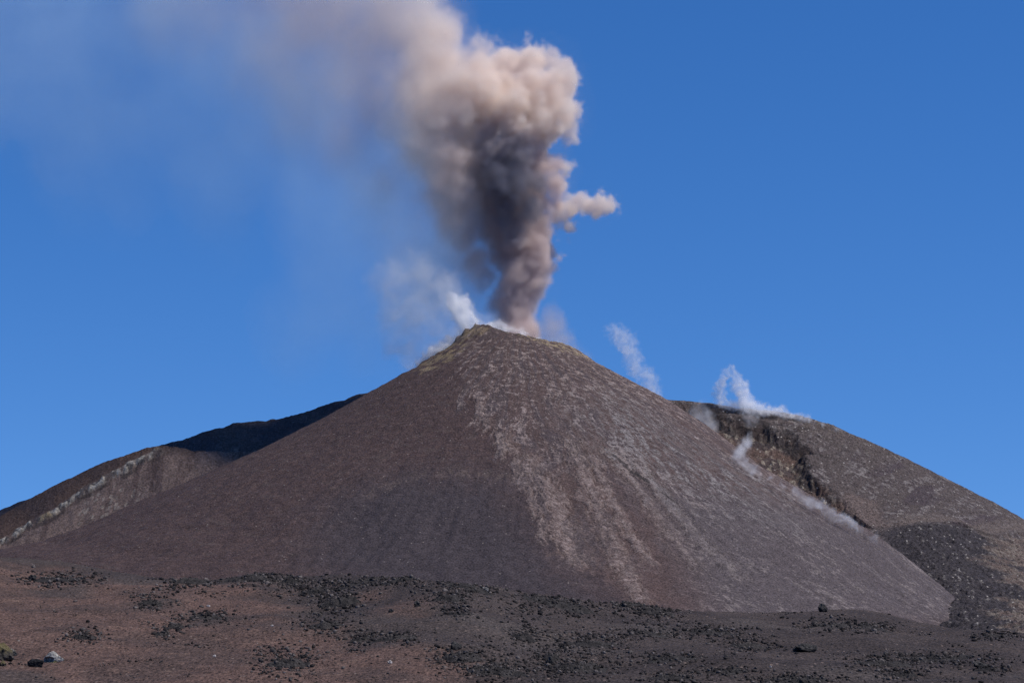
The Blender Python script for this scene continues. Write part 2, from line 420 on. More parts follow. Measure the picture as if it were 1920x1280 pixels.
# --- crater hill: smooth grey upper slope, a scarp, a rubble gully below it and a dark block field at its foot
def crater_hill_colour(PX, X, Y, Z):
    kw = dict(d0=1380, d1=2280, step=1.0); H = crater_hill_h
    scarp = plan([(1225, 752), (1262, 755), (1300, 762), (1340, 768), (1365, 782), (1420, 792), (1470, 808), (1500, 826), (1512, 855), (1520, 885), (1545, 912), (1575, 936), (1600, 962)], H, **kw)
    d, side = line_sd(scarp, X, Y)
    s = d * side                                              # positive uphill of the scarp
    n1, n2 = fbm(X / 26, Y / 26, 1.0, 4), fbm(X / 8, Y / 8, 2.0, 4, .6)
    s = s + 9 * n1 + 1.0 * n2
    ends = sstep(1215, 1300, PX) * (1 - sstep(1560, 1640, PX)); wall_on = sstep(1235, 1330, PX) * (1 - .9 * sstep(1505, 1545, PX)) * sstep(-.75, -.2, perlin(PX / 24.0, Y * 0, 6.0))
    drop = 13 * ends * (1 - sstep(-12, 5, s)) * (1 - sstep(15, 150, -s) * .9)
    f1, v = cells(X / 4.5, Y / 9.0, 5)
    gully = ends * (1 - sstep(-4, 2, s)) * (1 - sstep(150, 260, -s))
    field = plan([(1645, 1000), (1700, 985), (1800, 985), (1860, 1010), (1990, 1010), (1990, 1200), (1700, 1230), (1740, 1150), (1690, 1070)], H, **kw)
    fsd = poly_sd(field, X, Y) + 8 * n1
    fw = 1 - sstep(-10, 8, fsd)
    f2, v2 = cells(X / 4.2, Y / 4.2, 9)
    Z = Z - drop + gully * (2.0 * v * (1 - f1) + 1.0 * n2) + fw * (2.6 * v2 * (1 - f2) + 1.8 * n1) + .9 * n1 + .45 * n2 * (1 - .5 * fw)
    Z = Z + 2.5 * sstep(.0, 3, fsd) * (1 - sstep(3, 22, fsd)) * sstep(1720, 1800, PX)    # rim above the block field
    # colour
    slope = fbm(PX / 20 + (HR_Y - Y) / 40, (HR_Y - Y) / 60, 5.0, 4, .6)      # drawn out down the slope
    flake = fbm(X / 6, Y / 9, 7.0, 4, .65)
    C = mix(C3(.076, .061, .057), C3(.060, .047, .047), sstep(-.2, .6, slope))
    C = mix(C, C3(.166, .146, .137), sstep(.15, .6, .8 * flake + .7 * slope) * .75)
    C = mix(C, C3(.13, .105, .080), .25 * sstep(1330, 1460, PX) * (1 - sstep(1560, 1700, PX)) * (1 - sstep(15, 70, HR_Y - Y)) * sstep(-.2, .4, n2))
    C = mix(C, C3(.055, .042, .046), .8 * sstep(.2, .55, fbm(PX / 60 + (HR_Y - Y) / 130, (HR_Y - Y) / 150, 15.0, 3)) * sstep(1560, 1680, PX))
    ledge = sstep(.12, .5, fbm(PX / 70, (HR_Y - Y) / 9, 41.0, 4)) * sstep(1250, 1300, PX) * (1 - sstep(1500, 1640, PX)) * (1 - sstep(60, 150, HR_Y - Y))
    C = mix(C, C3(.040, .034, .034), .65 * ledge); Z = Z - 1.6 * ledge
    g = mix(C3(.085, .056, .046), C3(.062, .046, .044), sstep(-.2, .4, n1))
    g = mix(g, C3(.25, .21, .165), .9 * sstep(.52, .7, v) * (1 - sstep(.28, .5, f1)) * sstep(-.4, .2, n1))
    g = mix(g, C3(.19, .16, .125), .55 * sstep(.1, .7, flake) * sstep(-.2, .4, n1 + .3))
    C = mix(C, g, np.clip(gully, 0, 1))
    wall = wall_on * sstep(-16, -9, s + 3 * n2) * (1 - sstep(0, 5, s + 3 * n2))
    C = mix(C, mix(C3(.030, .026, .027), C3(.062, .052, .048), sstep(0, .6, fbm(X / 3.5, Y / 12, 8.0, 3))), wall * .7)  # shade on the scarp face, put into its colour
    rubble = mix(C3(.105, .078, .068), C3(.15, .125, .105), sstep(-.2, .5, n2))
    rub_w = (1 - sstep(-6, 12, fsd)) * np.clip(sstep(.0, .5, fbm(X / 45, Y / 45, 21.0, 3) + (PX - 1850) / 90), 0, 1)
    blocks = mix(C3(.034, .030, .034), C3(.052, .045, .047), v2)
    blocks = mix(blocks, C3(.24, .22, .20), .9 * sstep(.955, .97, v2) * (1 - sstep(.2, .35, f2)))
    C = mix(C, mix(blocks, rubble, rub_w), fw)
    edge = sstep(2, 8, fsd) * (1 - sstep(12, 40, fsd)) * sstep(1640, 1690, PX)
    C = mix(C, C3(.115, .090, .078), .7 * edge)
    fan = plan([(1572, 985), (1592, 925), (1640, 940), (1660, 985)], H, **kw)
    C = mix(C, C3(.120, .090, .080), .75 * (1 - sstep(-4, 7, poly_sd(fan, X, Y) + 4 * n1)))
    return Z, C
column_sheet("crater_hill", 1120, 2500, 1000, np.concatenate([np.linspace(1380, 2275, 800), np.linspace(2290, 2700, 12)]), crater_hill_h, crater_hill_colour, rubble_rock)

# --- brown hill with a pale layer of rock cropping out along it
def brown_hill_colour(PX, X, Y, Z):
    kw = dict(d0=1640, d1=1880, step=1.0); H = brown_hill_h
    lay = plan([(-60, 1055), (0, 1022), (30, 1006), (70, 982), (110, 958), (150, 934), (168, 922), (200, 903), (240, 880), (280, 862), (310, 852), (350, 850)], H, **kw)
    d, side = line_sd(lay, X, Y)
    s = d * side
    n1, n2 = fbm(X / 30, Y / 30, 1.0, 4), fbm(X / 7, Y / 7, 2.0, 4, .6)
    s2 = s + 1.6 * n1 + .9 * n2 + 3.0 * perlin(PX / 45.0, Y * 0, 5.0)
    on = sstep(-30, 20, PX) * (1 - sstep(270, 325, PX))
    f1, v = cells(X / 3.2, Y / 2.6, 4)
    cliff = on * sstep(-2.5, -.5, s2) * (1 - sstep(1.0, 4.0, s2 - 5 * np.maximum(perlin(PX / 26.0, Y * 0, 9.0), 0))) * sstep(-.45, .05, perlin(PX / 22.0, Y * 0, 3.0))
    Z = Z + on * 2.5 * sstep(-2.5, .5, s2) * (1 - sstep(5, 60, s2)) + cliff * 2.2 * v * (1 - f1)
    Z = Z + .9 * n1 + .5 * n2
    C = mix(C3(.090, .058, .045), C3(.066, .046, .041), sstep(-.3, .5, n1))
    flow = fbm(PX / 26 - Y / 60, Y / 90, 6.0, 4, .6)
    low = 1 - sstep(-6, 6, s)
    C = mix(C, mix(C3(.138, .100, .086), C3(.086, .060, .054), sstep(-.2, .55, flow)), low)
    tal = plan([(165, 945), (185, 925), (230, 920), (262, 945), (215, 975), (170, 985), (140, 975)], H, **kw)
    f3, v3 = cells(X / 3.4, Y / 4.5, 8)
    tw = 1 - sstep(-4, 10, poly_sd(tal, X, Y) + 7 * n1)
    C = mix(C, C3(.24, .205, .17), tw * .6 * sstep(.45, .6, v3) * (1 - sstep(.3, .5, f3)))
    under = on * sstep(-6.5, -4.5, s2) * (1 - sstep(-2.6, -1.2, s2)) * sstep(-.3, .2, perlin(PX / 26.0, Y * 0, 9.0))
    C = mix(C, C3(.040, .033, .031), .8 * under)  # strip of shadow painted just below the pale rock layer
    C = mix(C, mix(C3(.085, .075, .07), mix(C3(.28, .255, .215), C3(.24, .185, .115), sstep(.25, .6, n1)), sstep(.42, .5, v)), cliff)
    C = mix(C, C3(.045, .036, .036), .7 * sstep(285, 330, PX) * sstep(-8, 10, s))
    return Z, C
column_sheet("brown_hill", -420, 760, 760, np.concatenate([np.linspace(1650, 1862, 420), np.linspace(1866, 1950, 8)]), brown_hill_h, brown_hill_colour, plain_rock)

def dark_hill_colour(PX, X, Y, Z):
    n1, n2 = fbm(X / 40, Y / 40, 3.0, 4), fbm(X / 9, Y / 9, 2.0, 4, .6)
    Z = Z + 1.3 * n1 + .7 * n2
    C = mix(C3(.078, .064, .062), C3(.062, .054, .058), sstep(-.3, .4, n1))
    w = (1 - sstep(2, 6, np.abs(Y - 1874 + 6 * n1))) * sstep(395, 440, PX) * (1 - sstep(490, 520, PX)) * sstep(-.1, .4, n2)
    C = mix(C, C3(.17, .15, .13), .7 * w)
    return Z, C
column_sheet("dark_hill", -300, 1250, 760, np.concatenate([np.linspace(1845, 1956, 260), np.linspace(1960, 2150, 8)]), dark_hill_h, dark_hill_colour, plain_rock)

# --- the lava field: one sheet out to the horizon, fine where the camera looks
def poly_px(pts): return plan(pts, lambda x, y: ground_h(x, y, False), d0=200, d1=600, step=0.5)
def build_ground():
    a_f = np.linspace(-13.4, 13.4, 1150)
    ang = np.radians(np.concatenate([np.linspace(-180, -14, 60), a_f, np.linspace(14, 180, 60)[:-1]]))
    d = np.concatenate([np.geomspace(2, 228, 50), np.linspace(230, 540, 640), np.geomspace(545, 1500, 60), np.geomspace(1600, 12000, 14)])
    A, D = np.meshgrid(ang, d)
    X, Y = D * np.sin(A), D * np.cos(A)
    Z = ground_h(X, Y)
    n1, n2, n3 = fbm(X / 16, Y / 24, 1.0, 4), fbm(X / 3.0, Y / 4.0, 2.0, 4, .6), fbm(X / 50, Y / 70, 6.0, 3)
    rust = poly_px([(-250, 1052), (0, 1050), (120, 1062), (200, 1092), (330, 1096), (480, 1100), (530, 1118), (500, 1160), (540, 1180), (620, 1188), (700, 1212), (790, 1240), (900, 1275), (930, 1300), (-250, 1300)])
    rw = 1 - sstep(-7, 7, poly_sd(rust, X, Y) + 6 * n1 + 1.5 * n2)
    patch = poly_px([(680, 1105), (760, 1120), (790, 1150), (720, 1150), (670, 1125)])
    rw = np.maximum(rw, .7 * (1 - sstep(-5, 5, poly_sd(patch, X, Y) + 5 * n1)))
    for P in ([(130, 1052), (250, 1072), (330, 1092), (250, 1096), (150, 1068)], [(60, 1100), (160, 1095), (150, 1112), (70, 1112)], [(250, 1138), (320, 1134), (310, 1150), (250, 1152)],
              [(370, 1160), (430, 1160), (420, 1176), (350, 1180)], [(-20, 1258), (50, 1262), (85, 1285), (-20, 1300)]):
        rw = rw * (1 - .85 * (1 - sstep(-2.5, 3.5, poly_sd(poly_px(P), X, Y) + 2.5 * n1)))
    grey = mix(C3(.052, .040, .035), C3(.040, .031, .028), sstep(-.4, .4, n1))
    grey = mix(grey, C3(.075, .062, .055), .5 * sstep(.2, .7, n3 + .4 * n1))
    rst = mix(C3(.092, .057, .045), C3(.068, .045, .037), sstep(-.3, .5, n1))
    rst = mix(rst, C3(.120, .078, .060), .6 * sstep(.3, .8, n2))
    C = mix(grey, rst, rw)
    pale = sstep(.62, .75, perlin(X / .9, Y / 1.4, 3.0)) * rw
    C = mix(C, C3(.17, .12, .09), .5 * pale)
    Z = Z + .10 * n2 * sstep(200, 240, D)
    return structure(link("ground", grid_mesh("ground", X, Y, Z, C, ash_ground, wrap=True, flip=True)))
build_ground()
# ------------------------------------------------------------------ rocks of the lava field
lava_mat = rock_material("black_lava", fine=4.5, coarse=1.2, contrast=1.2, bump=0.9, bdist=0.12)
H0 = lambda x, y: ground_h(x, y)

def ground_hit(px, py): return [float(v[0]) for v in hit([px], [py], H0, d0=205, d1=620, step=0.25)]

def rock_mesh(name, seed, sx, sy, sz, colour, spread=0.3, spikes=0.35, sub=4, cuts=6, cap=None):
    """angular stone: a ball cut by planes and roughened; base at z = 0"""
    bm = bmesh.new(); bmesh.ops.create_icosphere(bm, subdivisions=sub, radius=1.0)
    me = bpy.data.meshes.new(name); bm.to_mesh(me); bm.free()
    n = len(me.vertices); co = np.empty(n * 3, np.float32); me.vertices.foreach_get("co", co); co = co.reshape(-1, 3)
    r2 = np.random.default_rng(seed)
    u = co / np.linalg.norm(co, axis=1, keepdims=True)
    rad = np.ones(n, np.float32)
    for _ in range(cuts):
        k = r2.normal(size=3); k /= np.linalg.norm(k); d = r2.uniform(.55, .85)
        c = u @ k; rad = np.where(c > .05, np.minimum(rad, d / np.maximum(c, .05)), rad)
    o = seed * 5.3
    rad = rad * (1 + spread * perlin(u[:, 0] * 1.6 + o, u[:, 1] * 1.6, u[:, 2] * 1.6) + spikes * .5 * perlin(u[:, 0] * 4 + o, u[:, 1] * 4, u[:, 2] * 4)
                 + spikes * .3 * perlin(u[:, 0] * 9 + o, u[:, 1] * 9, u[:, 2] * 9))
    co = u * rad[:, None] * np.array([sx, sy, sz], np.float32)
    co[:, 2] += sz * .45
    co[:, 2] = np.maximum(co[:, 2], -.25 * sz)
    me.vertices.foreach_set("co", co.ravel()); me.update()
    c = np.asarray(colour(u, co) if callable(colour) else np.tile(np.array(colour, np.float32), (n, 1)), np.float32)
    a = me.color_attributes.new("tint", 'FLOAT_COLOR', 'POINT')
    a.data.foreach_set("color", np.concatenate([c, np.ones((n, 1), np.float32)], 1).ravel())
    me.materials.append(lava_mat)
    return me

def place(o, x, y, z, rz=0.0, s=1.0, sink=0.0):
    o.location = (x, y, z - sink); o.rotation_euler = (0, 0, rz); o.scale = (s, s, s); return o

# --- clinker outcrops: photograph pixel centre, half width, half height
BLACK = C3(.036, .034, .035)
def outcrop(px, py, w, hh, label, seed, tone=1.0):
    x, y, z = ground_hit(px, py + hh * .5)
    m = y / F
    rx = w * m; hgt = max(.35, hh * .75 * m); ry = max(1.4, min(rx * .9, hh * .8 * m / .11))
    n, k = int(min(150, max(40, w * 1.5))), 46
    U, V = np.meshgrid(np.linspace(-1.15, 1.15, n), np.linspace(-1.15, 1.15, k))
    X, Y = x + U * rx, y + V * ry
    rr = np.hypot(U, V) + .28 * fbm(X / 2.6, Y / 3.5, seed * 1.7, 3) + .12 * fbm(X / .8, Y / 1.2, seed, 2)
    body = 1 - sstep(.25, .95, rr)
    f1, v1 = cells(X / .95, Y / 1.6, seed); f2, v2 = cells(X / .42, Y / .7, seed + 40)
    ridge = .5 + .5 * perlin(X / 3.2, Y / 3.2, seed * 2.1)
    Z = ground_h(X, Y) - .25 * (rr > .9) - .06 + body ** .7 * (hgt * (.45 + .40 * ridge) + (.10 + hgt * .18) * v1 ** 1.3 * (1 - f1 ** 2) + .16 * v2 * (1 - f2) + .05 * rng.normal(size=X.shape).clip(-1.5, 1.5)) 
    C = mix(C3(.014, .013, .013) * tone, C3(.046, .041, .039) * tone, np.clip(v1 * .6 + v2 * .5 - .1, 0, 1))  # taller cells paler, gaps near black: lit tops and shadow put into colour
    OUTCROPS.append((X[0], Y[:, 0], Z))
    me = grid_mesh("lava_outcrop", X - x, Y - y, Z - z, C, lava_mat)
    me.polygons.foreach_set("use_smooth", np.zeros(len(me.polygons), bool))
    o = link("lava_outcrop", me)
    o.location = (x, y, z)
    return tag(o, label, "lava outcrop", "clinker outcrops on the lava field")

OUTCROPS = []
OUT = [
    (112, 1084, 62, 9, "long black clinker bank on rust red cinders below the foot of the brown hill"),
    (285, 1127, 24, 10, "small dark clinker heap on rust ground with a grey ash patch below it"),
    (388, 1154, 38, 9, "flat black clinker cap on top of a grey ash mound amid rust cinders"),
    (330, 1172, 18, 8, "little broken clinker patch stepping down beside the ash mound"),
    (305, 1186, 16, 6, "thin scrap of black clinker below the grey ash mound"),
    (155, 1190, 32, 9, "lone clinker patch on rust cinders above the pale boulder"),
    (540, 1236, 44, 22, "ragged black clinker group low on the rust slope above a grey hollow"),
    (355, 1086, 42, 13, "grey black clinker heap at the edge where rust ground meets the cone"),
    (470, 1078, 52, 15, "clinker ridge climbing toward the highest hump of the lava crest"),
    (512, 1062, 22, 8, "black clinker crown on the highest hump of the lava crest"),
    (545, 1086, 24, 15, "big rugged clinker knob just below the highest hump of the crest"),
    (592, 1104, 36, 15, "rough clinker band running down from the big knob"),
    (635, 1124, 40, 20, "wide heaped clinker mass at the end of the band below the crest"),
    (612, 1168, 36, 14, "brownish clinker swell beside the edge of the rust slope"),
    (668, 1092, 56, 6, "low line of clinker bits along the pale dip of the crest"),
    (752, 1084, 42, 8, "narrow clinker string against the dark cone face"),
    (880, 1098, 52, 10, "scattered clinker strip fringing the crest below the dark cone face"),
    (845, 1118, 40, 14, "clinker scatter stepping down below the crest fringe"),
    (858, 1148, 22, 7, "small flat clinker patch on bare grey ash in the middle of the field"),
    (1050, 1128, 78, 18, "broad humped clinker mound standing under the pale chutes of the cone"),
    (1178, 1130, 30, 11, "black clinker ledge on the crest beside the broad humped mound"),
    (1232, 1142, 40, 16, "tall dark clinker shoulder where the crest steps down"),
    (982, 1190, 24, 16, "upright clinker patch alone on smooth grey ash"),
    (1105, 1202, 52, 15, "domed clinker swell in front of the upright patch"),
    (1036, 1226, 20, 20, "dark craggy clinker end of the long wall"),
    (1090, 1246, 66, 17, "long clinker wall curving across grey ash toward the lower edge"),
    (870, 1228, 52, 14, "greyish clinker spread touching the tip of the rust slope"),
    (935, 1252, 62, 16, "dark clinker spread below the pointed block"),
    (735, 1194, 46, 8, "thin clinker bench at the upper border of the rust slope"),
    (675, 1196, 26, 10, "dark clinker knot at the upper border of the rust slope"),
    (1215, 1185, 46, 9, "faint clinker streak on the grey ash swell"),
    (1330, 1182, 50, 9, "sloping clinker line on the saddle of the ash swell"),
    (1405, 1208, 40, 11, "dark clinker strip beside the blunt grey block"),
    (1560, 1170, 48, 8, "sparse clinker on the ash hump beneath the pointed crest rock"),
    (1640, 1176, 40, 6, "fine clinker rows on the far shoulder of the ash hump"),
    (1255, 1232, 54, 8, "broken clinker trail wandering down the bare ash"),
    (1365, 1256, 44, 6, "lower end of the broken clinker trail"),
    (1655, 1240, 58, 13, "clinker group with gaps lying out on smooth black ash"),
    (1760, 1232, 76, 9, "long loose clinker row across the black ash below the block field"),
    (1850, 1252, 30, 9, "squat clinker clump below the long loose row"),
    (1265, 1268, 50, 9, "clinker rubble bank cut by the lower edge of the view"),
    (1490, 1272, 74, 9, "scattered clinker at the lower edge under the blunt grey block"),
    (1690, 1262, 36, 10, "clinker tail dropping from the gapped group to the lower edge"),
    (1865, 1190, 30, 6, "grey clinker shelf right under the block field"),
]
for i, (a, b, c, d, l) in enumerate(OUT): outcrop(a, b, c, d, l, i + 1)

# --- single stones that stand out
def dark(u, co): return mix(C3(.020, .019, .020), C3(.050, .047, .045), sstep(-.3, .6, u[:, 2] + .4 * perlin(u[:, 0] * 3, u[:, 1] * 3, u[:, 2] * 3)))  # paler tops and darker undersides: light from above painted into the stone
def single(name, px, py, wpx, hpx, label, seed, colour=dark, cat="lava rock", rz=0.0, depth=.9, spread=.3, spikes=.35, group=None):
    x, y, z = ground_hit(px, py); m = y / F
    o = link(name, rock_mesh(name, seed, wpx * m * .5 * 1.15, wpx * m * .5 * depth, hpx * m * .72, colour, spread, spikes))
    place(o, x, y, z, rz); return tag(o, label, cat, group)

def pale_boulder_mesh():
    def c(u, co):
        n = perlin(u[:, 0] * 2.3, u[:, 1] * 2.3, u[:, 2] * 2.3 + 4)
        k = mix(C3(.28, .27, .245), C3(.19, .19, .185), sstep(-.1, .5, n))
        k = mix(k, C3(.16, .15, .07), sstep(.05, .35, -u[:, 2] + .3 * n - .1))
        return k
    me = rock_mesh("boulder", 31, 1.2, .95, .95, c, .12, .05, 5, 5)
    n = len(me.vertices); co = np.empty(n * 3, np.float32); me.vertices.foreach_get("co", co); co = co.reshape(-1, 3)
    # an undercut hollow in the shaded flank
    q = np.hypot((co[:, 0] + .45) / .62, (co[:, 2] - .42) / .34)
    w = (1 - sstep(.55, 1.05, q)) * (co[:, 1] < 0)
    co[:, 1] += w * .75
    me.vertices.foreach_set("co", co.ravel()); me.update()
    return me
x, y, z = ground_hit(101, 1240); m = y / F
o = place(link("boulder", pale_boulder_mesh()), x, y, z, 0.0, 18.5 * m / 1.15, .15)
tag(o, "pale grey weathered boulder with a hollowed flank on rust red cinders", "boulder")
single("lava_block", 67, 1250, 29, 15, "flat jet black slab standing in for the shadow beside the pale grey boulder", 12, lambda u, co: np.tile(C3(.014, .014, .016), (len(u), 1)), "lava block", 0, .7, .12, .2)  # black slab added in place of the shadow patch next to the boulder
def moss(u, co): return mix(C3(.045, .040, .035), C3(.105, .088, .045), sstep(-.1, .45, u[:, 2] + .5 * perlin(u[:, 0] * 3, u[:, 1] * 3, u[:, 2] * 3)))
single("mossy_rock", 2, 1236, 42, 36, "mossy olive topped rock cut by the edge of the view", 14, moss, "mossy rock", .4)
single("small_boulder", 23, 1228, 13, 12, "small grey topped rock tucked against the mossy rock", 15, lambda u, co: mix(C3(.04, .04, .04), C3(.20, .18, .15), sstep(.3, .6, u[:, 2])), "rock")
single("mossy_rock", 4, 1248, 14, 10, "small yellow lichened stone at the foot of the mossy rock", 16, moss, "mossy rock", 1.2)
single("pointed_rock", 1543, 1147, 17, 15, "pointed black rock standing up on the crest of the far ash hump", 17, dark, "lava rock", .3)
single("lava_block", 856, 1216, 20, 15, "pointed black block at the head of a grey ash slope beside the rust tip", 18, dark, "lava block", .7)
single("lava_block", 782, 1137, 15, 13, "chunky dark block standing on brown tinged ash below the crest", 19, dark, "lava block", 1.1)
single("lava_block", 733, 1147, 9, 6, "small dark block on brown tinged ash apart from the chunky one", 20, dark, "lava block")
single("lava_block", 1031, 1246, 11, 16, "upright black block at the foot of the craggy clinker end", 21, dark, "lava block", .2)
single("lava_block", 1222, 1237, 9, 8, "solitary black block on open grey ash beyond the long clinker wall", 22, dark, "lava block", .9)
single("lava_block", 1511, 1221, 38, 13, "blunt grey black block with a crusted top, largest on the ash plain", 23, dark, "lava block", .1, .8)
single("lava_block", 1840, 1252, 26, 13, "squat black block in the clinker clump below the long loose row", 24, dark, "lava block", .5)
single("lava_block", 910, 1108, 13, 8, "pale grey block among the clinker scatter below the crest", 25, lambda u, co: np.tile(C3(.14, .135, .13), (len(u), 1)), "lava block")
single("lava_block", 62, 1088, 14, 10, "dark end block of the long clinker bank below the brown hill", 26, dark, "lava block")
white = lambda u, co: np.tile(C3(.42, .38, .35), (len(u), 1))
for a, b, w, l in ((391, 1137, 6, "bright white stone above the flat clinker cap on the rust slope"), (510, 1174, 5, "small white stone on rust ground near the grey hollow"), (402, 1231, 6, "flat whitish stone alone on the rust slope"),
                   (731, 1243, 8, "buff coloured flat stone near the tip of the rust slope"), (1445, 1250, 4, "tiny white stone on bare black ash")):
    single("pale_stone", a, b, w, w * .7, l, int(a), white, "stone")

# --- loose lava rocks: each an object, copied from a few kinds
protos = [rock_mesh("lava_rock", 60 + i, 1, .9, .85, dark, .3, .45, 3, 5) for i in range(9)]
R = random.Random(11)
spots = []
for a, b, c, d, l in OUT:
    for _ in range(max(2, int(c / 11))):
        spots.append((R.gauss(a, c * .75), b + R.gauss(2, d * .8), R.uniform(3.0, 7.0)))
while len(spots) < 285: spots.append((R.uniform(0, 1920), R.triangular(1095, 1278, 1250), R.uniform(2.5, 6.0)))
spots = [s for s in spots if -5 < s[0] < 1925 and s[1] < 1280][:285]
hx, hy, hz = hit([s[0] for s in spots], [s[1] for s in spots], H0, d0=205, d1=600, step=0.5)
base_rock = None
for i, (s, X0, Y0, Z0) in enumerate(zip(spots, hx, hy, hz)):
    if Y0 > 560: continue
    o = bpy.data.objects.new("lava_rock", protos[i % len(protos)]) if base_rock is None else base_rock.copy()
    o.data = protos[i % len(protos)]
    col.objects.link(o)
    if base_rock is None: base_rock = o
    place(o, X0, Y0, Z0, R.uniform(0, 6.28), s[2] * .5 * Y0 / F, .03)
    tag(o, "rough black lava rock among many alike strewn over the ash and cinders", "lava rock", "loose lava rocks strewn over the field")

# --- the finer litter nobody could count
def litter():
    bm = bmesh.new(); bmesh.ops.create_icosphere(bm, subdivisions=1, radius=1.0)
    bv = np.array([v.co[:] for v in bm.verts], np.float32); bf = np.array([[v.index for v in f.verts] for f in bm.faces], np.int32); bm.free()
    g = np.random.default_rng(5)
    px, py, sz, kind = [], [], [], []
    for a, b, c, d, l in OUT:
        k = int(40 + c * d * .80)
        px.append(g.normal(a, c * .80, k)); py.append(g.normal(b + 2, d * .88, k)); sz.append(1.5 + g.exponential(2.1, k).clip(0, 7)); kind.append(np.zeros(k))
    for _ in range(90):
        a, b = g.uniform(-20, 1940), g.uniform(1105, 1285); k = int(g.uniform(10, 60)); w = g.uniform(8, 34)
        t_ = g.normal(0, 1, k); px.append(a + t_ * w); py.append(b + t_ * w * g.uniform(-.1, .25) + g.normal(0, 3.0, k)); sz.append(1.2 + g.exponential(1.3, k).clip(0, 5)); kind.append(np.zeros(k))
    k = 20000
    px.append(g.uniform(-20, 1940, k)); py.append(1050 + 235 * g.random(k) ** .8); sz.append(.9 + g.exponential(.55, k)); kind.append(np.ones(k))
    px, py, sz, kind = (np.concatenate(v) for v in (px, py, sz, kind))
    lump = 1.1 * fbm(px / 60, py / 16, 3.0, 4)
    keep = (kind == 0) | (lump + .9 * (px < 620 + (py - 1180) * 2.2) * (py > 1060) > g.uniform(.05, 1.25, len(px)))
    keep &= (py < 1290)
    px, py, sz, kind = px[keep], py[keep], sz[keep], kind[keep]
    xs, ys, zs = [], [], []
    for i in range(0, len(px), 800):
        a, b, c = hit(px[i:i + 800], py[i:i + 800], H0, d0=205, d1=600, step=0.5); xs.append(a); ys.append(b); zs.append(c)
    x, y, z = np.concatenate(xs), np.concatenate(ys), np.concatenate(zs)
    ok = y < 560; x, y, z, sz, kind = x[ok], y[ok], z[ok], sz[ok], kind[ok]
    for ax, ay, az in OUTCROPS:
        u, v = (x - ax[0]) / (ax[-1] - ax[0]) * (len(ax) - 1), (y - ay[0]) / (ay[-1] - ay[0]) * (len(ay) - 1)
        q = (u >= 0) & (u <= len(ax) - 1) & (v >= 0) & (v <= len(ay) - 1)
        z[q] = np.maximum(z[q], az[np.rint(v[q]).astype(int), np.rint(u[q]).astype(int)] - .04)
    n = len(x); r = np.minimum(sz, 8) * .5 * y / F
    ang = g.uniform(0, 6.28, n); sx, sy_, s3 = g.uniform(.7, 1.3, (3, n))
    V = bv[None] * (1 + .35 * g.normal(size=(n, len(bv), 1)).clip(-1.2, 1.2)) * np.stack([sx, sy_, s3 * .85], 1)[:, None, :]
    V = np.stack([V[..., 0] * np.cos(ang)[:, None] - V[..., 1] * np.sin(ang)[:, None], V[..., 0] * np.sin(ang)[:, None] + V[..., 1] * np.cos(ang)[:, None], V[..., 2]], -1)
    V = V * r[:, None, None] + np.stack([x, y, z + r * .35], 1)[:, None, :]
    f = (bf[None] + (np.arange(n) * len(bv))[:, None, None]).reshape(-1, 3)
    t = g.random(n)
    C = np.where((kind == 1)[:, None] & (t > .55)[:, None], C3(.085, .055, .045)[None], (C3(.017, .015, .015)[None] + g.random((n, 1)) ** 3 * C3(.105, .092, .086)[None]))  # random paler stones imitate sunlit chips, near-black ones the shadow between
    C = np.where((kind == 1)[:, None] & (t > .972)[:, None], C3(.26, .22, .19)[None], C)
    C = np.repeat(C[:, None], len(bv), 1)
    o = link("lava_rubble", raw_mesh("lava_rubble", V.reshape(-1, 3), f, C, lava_mat, smooth=False))
    o["kind"] = "stuff"; return o
litter()
# ------------------------------------------------------------------ ash and steam: closed billowing hulls filled with volume
def smoke_material(name, color, density, aniso=0.2, scale=0.0, lo=0.35, hi=0.65, step=1.0, detail=3.0, floor=0.0, stretch=(1, 1, 1), absorb=None):
    m = bpy.data.materials.new(name); m.use_nodes = True; t = m.node_tree
    t.nodes.remove(t.nodes["Principled BSDF"])
    out = [n for n in t.nodes if n.type == 'OUTPUT_MATERIAL'][0]
    v = node(t, "ShaderNodeVolumePrincipled")
    v.inputs["Color"].default_value = (*color, 1); v.inputs["Anisotropy"].default_value = aniso
    v.inputs["Density"].default_value = density
    if absorb: v.inputs["Absorption Color"].default_value = (*absorb, 1)
    t.links.new(v.outputs[0], out.inputs["Volume"])
    if scale:
        c = node(t, "ShaderNodeTexCoord")
        mp = node(t, "ShaderNodeMapping"); mp.inputs["Scale"].default_value = stretch; t.links.new(c.outputs["Object"], mp.inputs[0])
        n = node(t, "ShaderNodeTexNoise"); n.inputs["Scale"].default_value = scale; n.inputs["Detail"].default_value = detail; n.inputs["Roughness"].default_value = 0.6
        t.links.new(mp.outputs[0], n.inputs["Vector"])
        r = node(t, "ShaderNodeMapRange", interpolation_type='SMOOTHSTEP'); r.inputs[1].default_value = lo; r.inputs[2].default_value = hi
        r.inputs[3].default_value = floor * density; r.inputs[4].default_value = density
        t.links.new(n.outputs[0], r.inputs[0]); t.links.new(r.outputs[0], v.inputs["Density"])
        m.cycles.volume_step_rate = step
    m.cycles.homogeneous_volume = not scale
    return m

def remesh(me, voxel):
    o = bpy.data.objects.new("hull", me); col.objects.link(o)
    md = o.modifiers.new("remesh", 'REMESH'); md.mode = 'VOXEL'; md.voxel_size = voxel
    dg = bpy.context.evaluated_depsgraph_get(); dg.update()
    out = bpy.data.meshes.new_from_object(o.evaluated_get(dg))
    bpy.data.objects.remove(o)
    return out

